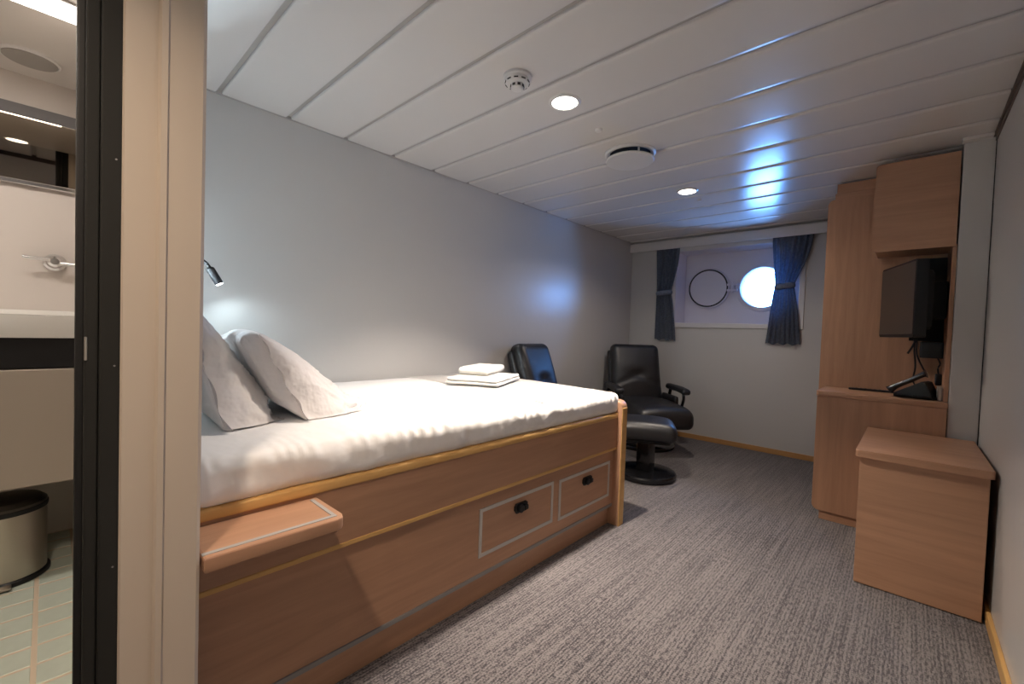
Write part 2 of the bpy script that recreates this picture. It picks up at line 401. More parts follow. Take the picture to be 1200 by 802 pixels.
# basin wall pieces
t = thing('bathroom_mirror', 'wide wall mirror in a thin dark frame above the basin', 'mirror', (BX, -0.3, 1.54))
obj('mirror_glass', prism([(BX, 1.555), (BX + .004, 1.555), (BX + .0125, 1.79), (BX, 1.79)], 1, -0.90, 0.125), M['mirror'], t, smooth=False)
obj('frame', merge(box(BX, BX + .014, -0.905, 0.128, 1.788, 1.832, .002)), mat('grey_mirror_rail', (.16, .155, .16), .6), t, label='grey top rail')
obj('frame', box(BX, BX + .02, -0.905, 0.128, 1.537, 1.556, .004), M['chrome'], t, label='chrome bottom rail')
t = thing('mirror_downlight_proxy', 'small glowing disc added to the bathroom ceiling, standing in for the passage downlight reflected in the mirror', 'light', (-1.115, -0.118, BC))  # added disc: gives the mirror its reflection of the passage downlight
obj('trim_ring', lathe([(0.05, 0), (0.05, -.004), (.042, -.006), (.040, -.002)], (-1.115, -0.118, BC), cap=False), M['white'], t)
obj('diffuser', lathe([(0.040, -.004), (0.040, -.001)], (-1.115, -0.118, BC)), M['lamp_on'], t)

t = thing('wall_tap', 'chrome wall tap with a round rose and flat levers above the basin', 'tap', (BX, 0.020, 1.262))
obj('rose', lathe([(0.032, 0), (0.032, .012), (.024, .020), (.020, .05), (.012, .056)], (BX, 0.020, 1.262), 'x', 28), M['chrome'], t)
obj('lever', tube([(BX + .045, .020, 1.268), (BX + .05, -.03, 1.268), (BX + .052, -.062, 1.270)], .007, 10), M['chrome'], t)
obj('lever', tube([(BX + .045, .020, 1.258), (BX + .05, .06, 1.256), (BX + .052, .10, 1.256)], .007, 10), M['chrome'], t)

t = thing('washbasin', 'white ceramic washbasin with a thick front edge', 'basin', (-2.22, -0.3, 0.98))
bs = prism(rrect(-2.445, -2.0, -0.90, 0.125, .03), 2, 0.986, 1.056, .008)
obj('bowl_block', bs, M['ceramic'], t)
obj('upstand', box(BX + .001, BX + .02, -0.90, 0.125, 1.056, 1.075, .004), M['ceramic'], t)
t = thing('basin_cabinet', 'beige bathroom cabinet hung below the basin with a black top band', 'cabinet', (-2.22, -0.3, 0.52))
obj('body', box(BX + .001, -2.02, -0.90, 0.125, 0.517, 0.889, .003), M['bathcab'], t, smooth=False)
obj('door', box(-2.02, -2.0, -0.37, 0.125, 0.519, 0.887, .003), M['bathcab'], t, smooth=False)
obj('door', box(-2.02, -2.0, -0.90, -0.376, 0.519, 0.887, .003), M['bathcab'], t, smooth=False)
obj('shelf_band', box(BX + .001, -2.005, -0.90, 0.125, 0.890, 0.985, .003), M['black'], t, label='black band under the basin', smooth=False)

bx, by = -2.13, -0.094
t = thing('pedal_bin', 'round brushed steel pedal bin with a dark lid on the bathroom floor', 'bin', (bx, by, BZ))
obj('base_ring', lathe([(0.103, 0), (0.106, .004), (0.106, .014), (.100, .018)], (bx, by, BZ)), M['black'], t)
obj('body', lathe([(0.098, .014), (0.098, .225)], (bx, by, BZ)), M['steel'], t)
obj('rim', lathe([(0.100, .222), (0.101, .226), (0.101, .236), (.098, .238)], (bx, by, BZ)), M['black'], t)
obj('lid', lathe([(0.099, .236), (0.098, .246), (.085, .258), (.05, .266), (.01, .268)], (bx, by, BZ)), mat('dark_steel_lid', (.10, .09, .08), .3, metal=1), t, label='dark domed lid')
obj('pedal', box(bx + .095, bx + .13, by - .022, by + .022, BZ + .006, BZ + .014, .003), M['steel'], t)

# ------------------------------------------------------------------ bed
XF = -1.162
YE = 2.135
bed = thing('bed', 'wooden cabin bed with two drawers in its long side', 'bed', (-1.75, 1.2, 0))
# upper side board, with golden lipping above and below
obj('side_board', box(XF - .022, XF, 0.21, YE, 0.437, 0.600, .001), M['wood_y'], bed, smooth=False)
obj('top_rail', box(XF - .04, XF + .006, 0.21, YE, 0.599, 0.628, .008, 3), M['lip'], bed, label='golden rounded top rail')
obj('lower_lipping', box(XF - .022, XF + .003, 0.21, YE, 0.424, 0.438, .003), M['lip'], bed, label='thin golden lipping')
XP = XF - .016
D = [(1.125, 1.588, 0.182, 0.372), (1.634, 2.095, 0.172, 0.366)]
zl0, zl1 = 0.118, 0.425
lf = box(XP - .018, XP, 0.21, D[0][0], zl0, zl1); box(XP - .018, XP, D[0][1], D[1][0], zl0, zl1, bm=lf); box(XP - .018, XP, D[1][1], YE, zl0, zl1, bm=lf)
for d in D:
    box(XP - .018, XP, d[0], d[1], zl0, d[2], bm=lf); box(XP - .018, XP, d[0], d[1], d[3], zl1, bm=lf)
obj('lower_front', lf, M['wood_y'], bed, smooth=False)
obj('kick_strip', box(XP - .018, XP + .004, 0.21, YE, 0.104, 0.120, .002), M['inlay'], bed, label='grey metal strip')
obj('plinth', box(XP - .040, XP - .022, 0.21, YE, 0.0, 0.106), M['wood_y'], bed, smooth=False)
for d in D:
    dr = obj('drawer', box(XP - .016, XP + .001, d[0] + .003, d[1] - .003, d[2] + .003, d[3] - .003, .001), M['wood_y'], bed, smooth=False)
    wd = .014
    fr = box(XP, XP + .004, d[0], d[0] + wd, d[2], d[3]); box(XP, XP + .004, d[1] - wd, d[1], d[2], d[3], bm=fr)
    box(XP, XP + .004, d[0] + wd, d[1] - wd, d[2], d[2] + wd, bm=fr); box(XP, XP + .004, d[0] + wd, d[1] - wd, d[3] - wd, d[3], bm=fr)
    obj('drawer_border', fr, mat('light_grey_border', (0.52, 0.50, 0.47), .5), dr, label='light grey border strip', smooth=False)
    yc, zc = (d[0] + d[1]) / 2 + .004, d[3] - .055
    hd = prism([(yc - .040, zc - .006), (yc - .030, zc - .020), (yc + .030, zc - .020), (yc + .038, zc - .012), (yc + .038, zc + .014), (yc + .030, zc + .020), (yc - .030, zc + .020), (yc - .040, zc + .010)], 0, XP + .001, XP + .012, .002)
    obj('latch', merge(hd, lathe([(.017, 0), (.017, .010), (.012, .013)], (XP + .012, yc - .012, zc), 'x', 20), box(XP + .012, XP + .026, yc + .008, yc + .028, zc - .010, zc + .010, .003)), M['black'], dr, label='black push latch')
# footboard with a rounded top front corner
fb = prism(rrect(XL + .02, XF + .026, 0.0, 0.694, .04, (0, 0, 1, 0), 8), 1, YE, YE + .060, .006, 3)
obj('footboard', fb, M['wood_z'], bed)
obj('footboard_lipping', prism([(YE + .003, 0.0), (YE + .057, 0.0), (YE + .057, 0.655), (YE + .003, .655)], 0, XF + .024, XF + .029, .002), M['lip'], bed)
obj('base_board', box(XL + .016, XF - .03, 0.21, YE, 0.585, 0.620), M['wood_y'], bed, smooth=False)
# hinged side shelf
shf = obj('side_shelf', prism(rrect(XF - .001, XF + .172, 0.21, 0.498, .022, (0, 0, 1, 0), 6), 2, 0.562, 0.592, .005, 2), M['wood_y'], bed, label='small wooden flap shelf with a rounded corner')
sn = box(XF + .143, XF + .154, 0.21, 0.484, 0.5905, 0.5935, .0006, 1); box(XF + .016, XF + .143, 0.474, 0.484, 0.5905, 0.5935, .0006, 1, bm=sn)
obj('shelf_inlay', sn, mat('grey_inlay_line', (.36, .35, .34), .5), shf, label='grey inlay line')

# mattress under a white fitted sheet
def fbm(p, s, o=3): return noise.fractal(Vector((p.x * s, p.y * s, p.z * s)), 0.9, 2.0, o)
mx0, mx1, my0, my1, mz0, mz1 = XL + .016, XF + .004, 0.215, 2.165, 0.620, 0.737
mc = Vector(((mx0 + mx1) / 2, (my0 + my1) / 2, (mz0 + mz1) / 2))
def crinkle(y):
    a = noise.noise(Vector((y * 9, 2, 5))); b_ = noise.noise(Vector((y * 4, 7, 1)))
    return math.sin(y * 150 + 6 * a) * (0.35 + max(0, b_) * 1.6)
def mfn(p, u):
    q = p.copy()
    top = max(0, u.z)
    q.z += 0.010 * top * (1 - u.x ** 2) * (1 - u.y ** 4)
    ed = max(0.0, min(1.0, (u.x - .72) / .28))
    wv = math.sin(q.y * 52 + 3 * fbm(p, 3)) * .5 + fbm(p * 1.0, 14)
    q.x += ed * 0.003 * wv
    tw = math.exp(-((u.z - .80) / .28) ** 2) * ed
    cr = crinkle(q.y + mc.y)
    q.x += tw * .0045 * cr; q.z += tw * .0030 * cr
    q.z += 0.0022 * fbm(p + Vector((3, 1, 0)), 7) * top
    # loose folds towards the head end, along the front edge
    f = max(0, 1 - (p.y + 1.0) / 0.9) if p.y < -.1 else 0
    q.x += f * ed * .005 * math.sin(p.y * 17 + p.z * 40)
    return q
mb = soft_box((mx1 - mx0, my1 - my0, mz1 - mz0), .042, (48, 300, 14), mfn)
for v in mb.verts: v.co += mc
obj('mattress', mb, M['sheet'], label='thick mattress in a white fitted sheet on the wooden bed', cat='mattress', pivot=(mc.x, mc.y, mz0), angle=180)
# thin folded top sheet over the foot half
def sheet_bm():
    bm = bmesh.new(); nx, ny = 70, 120; G = []
    for i in range(nx + 1):
        row = []
        s = i / nx
        for j in range(ny + 1):
            t_ = j / ny
            x = mx0 + .015 + s * (mx1 - mx0 - .050)
            y = 1.50 + .05 * (1 - s) + .018 * math.sin(s * 9) * (1 - t_) + t_ * (my1 + .003 - 1.53 - .03)
            ux = 2 * (x - mx0) / (mx1 - mx0) - 1; uy = 2 * (y - my0) / (my1 - my0) - 1
            z = mz1 + 0.010 * (1 - ux ** 2) * (1 - uy ** 4) + .0035 + .0012 * noise.noise(Vector((x * 7, y * 7, 0)))
            dx = x - (mx1 - .042); dy = y - (my1 - .042); r = .045
            if dx > 0:
                a = min(dx / .047, 1.0) * PI / 2 * 1.0; x = mx1 - .042 + (r + .0005) * math.sin(a); z -= r * (1 - math.cos(a))
                cw = math.exp(-((dx - .012) / .022) ** 2) * crinkle(y); x += .0045 * cw; z += .003 * cw
            if dy > 0:
                a = min(dy / .045, 1.0) * PI / 2; y = my1 - .042 + (r + .003) * math.sin(a); z -= r * (1 - math.cos(a))
            row.append(bm.verts.new((x, y, z)))
        # hanging hem
        G.append(row)
    G.append([bm.verts.new((v.co.x - .004, v.co.y, v.co.z - .006)) for v in G[-1]])
    for i in range(len(G) - 1):
        for j in range(ny): bm.faces.new((G[i][j], G[i + 1][j], G[i + 1][j + 1], G[i][j + 1]))
    r = bmesh.ops.solidify(bm, geom=bm.faces[:], thickness=.0025)
    return bm
obj('top_sheet', sheet_bm(), M['sheet'], label='thin white top sheet over the foot half of the bed', cat='bed sheet', pivot=(-1.75, 1.85, mz1), angle=180)

# pillows
def pillow(name, A, B, ax, L, front, back, label, seed, foldy=0.0):
    """A/B: top/bottom corner of the near short edge; ax: direction of the long axis; front/back: belly directions (vectors)"""
    A, B, ax = Vector(A), Vector(B), Vector(ax).normalized()
    bm = bmesh.new(); nu, nv = 96, 72; side = []
    for sgn in (1, -1):
        G = []
        for i in range(nu + 1):
            row = []
            for j in range(nv + 1):
                u = -math.cos(PI * i / nu); v = -math.cos(PI * j / nv)   # -1..1
                s = (u + 1) / 2; t_ = (v + 1) / 2
                pinch = 1 - 0.07 * (1 - u * u) * 0
                p = B.lerp(A, t_) + ax * (L * s)
                # edges drawn in between the corners
                p += (A - B).normalized() * ((0.018 if v > 0 else -0.02) * v * (1 - u * u)) - Vector((0, 0, .075)) * (t_ * s * s) - ax * (0.035 * u * (1 - v * v)) * 0.6
                th = (max(0, 1 - u * u) ** .42) * (max(0, 1 - v * v) ** .42)
                low = 1
                if sgn > 0:   # the belly sags: thick at the bottom, thin at the top
                    thf = (max(0, 1 - u * u) ** .28) * min(1, t_ / .10) ** .5 * max(0, 1 - t_) ** .72
                    d = front * thf + Vector((0, 0, -.13)) * thf * (1 - t_) ** 1.5; th = thf
                else: d = back * th
                p = p + d
                n1 = noise.noise(Vector((u * 2.2 + seed, v * 2.6, sgn * 3))) * .55
                rd = 1 - abs(noise.noise(Vector((u * 3.1 + seed * 2, v * 2.3 + u * 1.5, sgn * 5)))) * 2
                rd2 = 1 - abs(noise.noise(Vector((u * 6.1 - seed, v * 4.6 + u * 2.5, sgn * 7)))) * 2
                hgt = n1 * .012 + max(0, rd) ** 5 * .036 + max(0, rd2) ** 4 * .007
                p += (front if sgn > 0 else back).normalized() * hgt * min(1, th * th * 1.8) * (1 if sgn > 0 else .5)
                row.append(p)
            G.append(row)
        side.append(G)
    V = {}
    zt = 0.7475
    def gv(k, i, j):
        if i in (0, nu) or j in (0, nv): k = 0
        if (k, i, j) not in V:
            p = side[k][i][j].copy()
            if p.z < zt: p.z = zt + (p.z - zt) * 0.01
            dv_ = 0.530 - 0.49 * (p.z - .745)
            p.y = min(p.y, dv_ - .002) if seed > 5 else max(p.y, dv_ + .002)
            V[(k, i, j)] = bm.verts.new(p)
        return V[(k, i, j)]
    for k in (0, 1):
        for i in range(nu):
            for j in range(nv):
                bm.faces.new((gv(k, i, j), gv(k, i + 1, j), gv(k, i + 1, j + 1), gv(k, i, j + 1)))
    t = thing(name, label, 'pillow', tuple((A + B) / 2 + ax * L / 2), 'pillows leaning at the head of the bed')
    obj('pillowcase', bm, M['pillow'], t, angle=180)
    # projecting hem of the case along the near short edge
    hem = bmesh.new(); R0 = []; n = 40
    for i in range(n + 1):
        t_ = i / n; v = 2 * t_ - 1
        p = B.lerp(A, t_) + ax * (0.021 * (1 - v * v) + .004)
        wdt = .020 + .012 * max(0, -v) ** 2 + .004 * math.sin(i * .9)
        q = p - ax * wdt + front.normalized() * (.006 * math.sin(i * .5 + seed) + .01 * max(0, -v) ** 3)
        p.z = max(p.z, zt); q.z = max(q.z, zt)
        R0.append((hem.verts.new(p), hem.verts.new(q)))
    for a, b in zip(R0, R0[1:]): hem.faces.new((a[0], a[1], b[1], b[0]))
    bmesh.ops.solidify(hem, geom=hem.faces[:], thickness=.003)
    obj('hem', hem, M['pillow'], t, angle=180)
    return t
pillow('pillow', (-1.475, 0.445, 1.022), (-1.425, 0.575, 0.745), (-0.982, 0.19, 0.0), 0.66, Vector((0.03, 0.285, 0.0)), Vector((0, -0.125, 0.03)),
       'crumpled white pillow nearer the middle of the bed, leaning on the other pillow', 3.3)
pillow('pillow', (-1.50, 0.265, 1.120), (-1.42, 0.345, 0.745), (-1, 0.03, 0.0), 0.62, Vector((0.03, 0.22, 0.0)), Vector((0, -0.03, 0)),
       'white pillow at the head end, half hidden by the cream door frame', 8.1)

# towels
def towel(name, cx, cy, cz, lx, ly, lz, rz, label, layers):
    t = thing(name, label, 'towel', (cx, cy, cz), 'folded white towels on the bed')
    h = lz / layers
    for k in range(layers):
        def f(p, u, k=k):
            q = p.copy(); q.z += .0025 * fbm(p + Vector((k, 0, 0)), 14); q.x += .004 * fbm(p + Vector((0, k * 3, 0)), 9) ; return q
        b = soft_box((lx - .006 * k, ly - .004 * k, h * 1.02), h * .49, (26, 18, 8), f)
        xf(b, Matrix.Translation((cx, cy, cz + h * (k + .5))) @ Matrix.Rotation(rz, 4, 'Z'))
        obj('fold', b, M['towel'], t, angle=180)
    return t
towel('towel', -1.82, 1.75, 0.7555, .30, .44, .036, math.radians(26), 'larger folded white towel lying flat on the bed, under the small one', 2)
towel('towel', -1.93, 1.83, 0.7945, .19, .36, .042, math.radians(28), 'smaller rolled white towel on top of the larger one', 1)

# reading lamp
t = thing('reading_lamp', 'small black gooseneck reading lamp on the wall above the pillows', 'lamp', (XL, 0.36, 1.33))
obj('wall_plate', lathe([(.03, 0), (.03, .012), (.02, .018)], (XL, 0.36, 1.33), 'x', 24), M['black'], t)
obj('gooseneck', tube([(XL + .01, 0.36, 1.33), (XL + .05, .38, 1.34), (XL + .09, .43, 1.335), (-2.27, .468, 1.312), (-2.268, .488, 1.285)], .0065, 10), M['black'], t)
hd_a, hd_b = Vector((-2.269, .482, 1.292)), Vector((-2.262, .520, 1.222))
dirv = (hd_b - hd_a).normalized(); L_ = (hd_b - hd_a).length
rotm = dirv.to_track_quat('Z', 'Y').to_matrix().to_4x4()
hb = lathe([(.008, 0), (.0155, .006), (.017, .012), (.017, L_ - .004), (.0155, L_)], (0, 0, 0), 'z', 24)
obj('head', xf(hb, Matrix.Translation(hd_a) @ rotm), M['black'], t)
lb = lathe([(.0145, L_ + .0005), (.010, L_ + .004)], (0, 0, 0), 'z', 24)
obj('lens', xf(lb, Matrix.Translation(hd_a) @ rotm), M['led_on'], t, label='glowing white lens')
sp = bpy.data.lights.new('reading_beam', 'SPOT'); sp.energy = 2.6; sp.color = (0.72, 0.90, 1.0); sp.spot_size = math.radians(140); sp.spot_blend = 0.9; sp.shadow_soft_size = .012
so = bpy.data.objects.new('reading_beam', sp); C.objects.link(so); so.parent = t
so.location = hd_b + dirv * .012 - ORG[t.name]; so.rotation_euler = Vector((0.0, .45, -1.0)).to_track_quat('-Z', 'Y').to_euler()

t = thing('bunk_light', 'slim cool white strip lamp on the partition above the pillows, behind the door frame', 'lamp', (-2.05, YP, 1.24))
obj('housing', box(-2.30, -1.80, YP + .0005, YP + .030, 1.20, 1.28, .006), M['white'], t)
obj('diffuser', box(-2.28, -1.82, YP + .030, YP + .046, 1.205, 1.275, .006), mat('cool_strip_lit', (.9, .9, .9), emit=((0.75, 0.90, 1.0), 3.0)), t)
ll = bpy.data.lights.new('bunk_lamp', 'AREA'); ll.shape = 'RECTANGLE'; ll.size = .22; ll.size_y = .06; ll.energy = 34.0; ll.color = (0.70, 0.88, 1.0)
lo = bpy.data.objects.new('bunk_lamp', ll); C.objects.link(lo); lo.parent = t; lo.location = (-0.14, .10, 0); lo.rotation_euler = (-PI / 2, 0, math.radians(22))

# ------------------------------------------------------------------ recliners and ottoman
def rounded_disc(r, h, center, edge=.01):
    return lathe([(r - edge, 0), (r, edge * .6), (r, h - edge), (r - edge * .5, h - .003), (r - edge * 1.6, h)], center, seg=56)
def recliner(label, loc, face, bw=.50, top=.985, arms=True, deep=1.0, group='black recliners', rec=14):
    """faces local -Y"""
    t = thing('recliner_chair', label, 'armchair', loc, group)
    t.rotation_euler = (0, 0, face)
    L = M['leather']
    def p(name, bm, mt, **k): return obj(name, bm, mt, t, world=False, angle=60, **k)
    base = lathe([(.20, .0), (.275, 0), (.285, .012), (.285, .030), (.272, .042), (.20, .040)], (0, .02, 0), seg=56)
    p('base_ring', base, M['lacquer'])
    p('post', lathe([(.10, .03), (.06, .06), (.048, .10), (.048, .20), (.075, .235)], (0, .02, 0), seg=28), M['lacquer'])
    p('seat_frame', box(-.20, .20, -.20, .24, .225, .285, .015), M['blackmatt'])
    def sf(pp, u):
        q = pp.copy(); q.z += .028 * (1 - u.x ** 2) * max(0, u.z) ; 
        fr = max(0, -u.y); q.z -= .035 * fr ** 3 ; q.x *= 1 - .10 * fr ** 3
        q.z += .004 * math.sin(u.y * 6) * max(0, u.z); return q
    sb = soft_box((.54, .56 * deep, .155), .062, (20, 20, 10), sf); xf(sb, Matrix.Translation((0, -.08 - .28 * (deep - 1), .355)))
    p('seat', sb, L)
    hh = top - .36
    def bf_(pp, u):
        q = pp.copy(); fr = max(0, -u.y)      # front side is -y
        zz = u.z
        q.y -= .018 * (1 - u.x ** 2) * fr * (0.6 + .5 * math.cos(zz * 3.2 + .3))
        # pulled tuft and v shaped creases under the head cushion
        for cxx in (0.0,):
            d2 = ((u.x - cxx) * .9) ** 2 + ((zz + .02) * 2.6) ** 2
            q.y += .026 * math.exp(-d2 * 9) * fr
        cr = abs(zz + .10 + .30 * abs(u.x)); q.y += .014 * math.exp(-(cr * 16) ** 2) * fr
        q.y += .016 * max(0, zz) ** 3          # head end leans back
        q.x *= 1 + .05 * max(0, -zz)
        return q
    bb = soft_box((bw, .135, hh), .058, (26, 12, 34), bf_)
    xf(bb, Matrix.Translation((0, .235, .36)) @ Matrix.Rotation(math.radians(-rec), 4, 'X') @ Matrix.Translation((0, 0, hh / 2)))
    p('backrest', bb, L)
    wb = soft_box((bw + .035, .07, hh * .86), .03, (8, 6, 14)); xf(wb, Matrix.Translation((0, .295, .36)) @ Matrix.Rotation(math.radians(-rec), 4, 'X') @ Matrix.Translation((0, 0, hh * .46)))
    p('back_shell', wb, M['leather'])
    if arms:
        for s in (-1, 1):
            ab = soft_box((.075, .40, .055), .025, (8, 18, 6), lambda pp, u: Vector((pp.x * (1 + .15 * max(0, -u.y)), pp.y, pp.z - .018 * max(0, -u.y) ** 2)))
            xf(ab, Matrix.Translation((s * .315, .02, .555)))
            a = p('armrest', ab, L)
            obj('arm_support', merge(tube([(s * .315, -.10, .54), (s * .315, -.115, .46), (s * .30, -.08, .36), (s * .25, -.02, .27)], .013, 10),
                                     tube([(s * .315, .16, .54), (s * .32, .20, .44), (s * .30, .14, .32), (s * .22, .08, .26)], .016, 10)), M['lacquer'], a, world=False)
        p('side_wing', merge(soft_box((.05, .30, .13), .022, (6, 10, 6)).__class__ and xf(soft_box((.05, .30, .12), .022, (6, 10, 6)), Matrix.Translation((-.262, .06, .43)))), L)
        p('side_wing', xf(soft_box((.05, .30, .12), .022, (6, 10, 6)), Matrix.Translation((.262, .06, .43))), L)
    return t
recliner('black leather recliner in the far corner under the left curtain, its back upright', (-1.83, 3.90, 0), math.radians(47), bw=.50, top=.975, deep=1.24)
recliner('leather recliner against the left wall behind the bed, its back catching blue daylight', (-1.90, 2.76, 0), math.radians(93), bw=.41, top=.985, arms=False, deep=.8, rec=18)

ocx, ocy = -1.425, 3.07
t = thing('footstool', 'black leather footstool on a round lacquered base beside the end of the bed', 'footstool', (ocx, ocy, 0))
obj('base', rounded_disc(.225, .045, (ocx, ocy, 0), .014), M['lacquer'], t)
obj('column', box(ocx - .055, ocx + .055, ocy - .055, ocy + .055, .04, .30, .02, 3), M['lacquer'], t)
def of(p, u):
    q = p.copy(); q.z += .016 * (1 - u.y ** 2) * max(0, u.z); q.z -= .02 * abs(u.x) ** 3 * max(0, u.z)
    return q
ob = soft_box((.45, .37, .135), .055, (22, 22, 10), of)
xf(ob, Matrix.Translation((ocx - .01, ocy - .03, .362)) @ Matrix.Rotation(math.radians(28), 4, 'Z'))
obj('cushion', ob, M['leather'], t, angle=60)
ob = soft_box((.36, .26, .04), .015, (6, 6, 4)); xf(ob, Matrix.Translation((ocx - .01, ocy - .02, .290)) @ Matrix.Rotation(math.radians(28), 4, 'Z'))
obj('tray', ob, M['blackmatt'], t)

# ------------------------------------------------------------------ window recess, portholes, curtains
RY = 4.825
win = struct('window_1', merge(box(ox0 - .045, ox0, YF - .012, YF + .005, oz0 - .045, oz1 + .04, .003), box(ox1, ox1 + .045, YF - .012, YF + .005, oz0 - .045, oz1 + .04, .003),
    box(ox0, ox1, YF - .014, YF + .005, oz0 - .045, oz0, .003), box(ox0, ox1, YF - .012, YF + .005, oz1, oz1 + .04, .003)), M['white'], label='white framed recess with two round portholes', smooth=False)
lin = box(ox0 - .02, ox0 + .003, YF + .004, RY, oz0 - .02, oz1 + .02); box(ox1 - .003, ox1 + .02, YF + .004, RY, oz0 - .02, oz1 + .02, bm=lin)
box(ox0, ox1, YF + .004, RY, oz0 - .02, oz0 + .003, bm=lin); box(ox0, ox1, YF + .004, RY, oz1 - .003, oz1 + .02, bm=lin)
obj('recess_lining', lin, M['port_paint'], win, smooth=False)
# back plate with a round hole
def plate_hole(x0, x1, z0, z1, cx, cz, r, y0, y1, seg=64):
    bm = bmesh.new(); I0 = []; O0 = []; I1 = []; O1 = []
    for i in range(seg):
        a = 2 * PI * (i + .5) / seg; c, s = math.cos(a), math.sin(a)
        tx = ((x1 - cx) / c if c > 0 else (x0 - cx) / c) if abs(c) > 1e-6 else 1e9
        tz = ((z1 - cz) / s if s > 0 else (z0 - cz) / s) if abs(s) > 1e-6 else 1e9
        t_ = min(tx, tz)
        for lst, y, rr in ((I0, y0, r), (O0, y0, t_), (I1, y1, r), (O1, y1, t_)): lst.append(bm.verts.new((cx + c * rr, y, cz + s * rr)))
    for i in range(seg):
        k = (i + 1) % seg
        bm.faces.new((I0[i], O0[i], O0[k], I0[k])); bm.faces.new((I1[i], I1[k], O1[k], O1[i])); bm.faces.new((I0[i], I0[k], I1[k], I1[i]))
    return bm
PR = .195
bp_ = plate_hole(ox0 - .02, ox1 + .02, oz0 - .02, oz1 + .02, PORT[0], PORT[2], PR, RY, RY + .10)
# fill the corners left by the radial cut
obj('back_plate', merge(bp_, box(ox0 - .3, ox0 - .018, RY, RY + .1, oz0 - .3, oz1 + .3), box(ox1 + .018, ox1 + .3, RY, RY + .1, oz0 - .3, oz1 + .3),
    box(ox0 - .1, ox1 + .1, RY, RY + .1, oz0 - .3, oz0 - .015), box(ox0 - .1, ox1 + .1, RY, RY + .1, oz1 + .015, oz1 + .3)), M['port_paint'], win, smooth=False)
ring = lathe([(PR, 0), (PR + .004, .022), (PR + .012, .028), (PR + .040, .024), (PR + .046, .0)], (0, 0, 0), seg=72, cap=False)
xf(ring, Matrix.Translation((PORT[0], RY, PORT[2])) @ Matrix.Rotation(PI / 2, 4, 'X'))
obj('porthole_ring', ring, M['port_paint'], win)
gl = lathe([(PR + .001, 0), (PR + .001, .006)], (0, 0, 0), seg=72); xf(gl, Matrix.Translation((PORT[0], RY + .07, PORT[2])) @ Matrix.Rotation(PI / 2, 4, 'X'))
obj('porthole_glass', gl, M['glass'], win, label='round pane filled with bright daylight')
cx1, cz1 = -1.602, 1.580
cv = lathe([(.205, 0), (.212, .006), (.212, .030), (.205, .036), (.201, .036), (.201, .028), (.185, .028), (.185, .034), (.01, .036)], (0, 0, 0), seg=72)
xf(cv, Matrix.Translation((cx1, RY - .012, cz1)) @ Matrix.Rotation(PI / 2, 4, 'X'))
cov = obj('porthole_cover', cv, M['port_paint'], win, label='round hinged metal cover swung open')
gk = lathe([(.185, .028), (.186, .034), (.200, .034), (.201, .028)], (0, 0, 0), seg=72, cap=False); xf(gk, Matrix.Translation((cx1, RY - .013, cz1)) @ Matrix.Rotation(PI / 2, 4, 'X'))
obj('gasket', gk, M['gasket'], cov, label='thin black sealing ring')
hx = (cx1 + .212 + PORT[0] - PR - .046) / 2
hg = merge(box(cx1 + .19, PORT[0] - PR - .02, RY - .056, RY - .010, cz1 - .040, cz1 - .018, .004), box(cx1 + .19, PORT[0] - PR - .02, RY - .056, RY - .010, cz1 + .018, cz1 + .040, .004),
    lathe([(.012, -.058), (.012, .058)], (hx, RY - .046, cz1), seg=16), box(hx - .02, hx + .02, RY - .03, RY + .001, cz1 - .02, cz1 + .02, .003))
obj('hinge', hg, M['port_paint'], win)

t = thing('curtain_pelmet', 'long white pelmet board between window and ceiling', 'pelmet', (-1.2, 4.54, 2.0))
obj('board', box(XL + .002, -0.16, 4.500, 4.512, 1.986, 2.076, .003), M['white'], t)
obj('top_board', box(XL + .002, -0.16, 4.512, YF - .001, 2.062, 2.076, .002), M['white'], t)
obj('curtain_track', box(XL + .05, -0.2, 4.530, 4.545, 2.050, 2.062), M['white_gloss'], t)

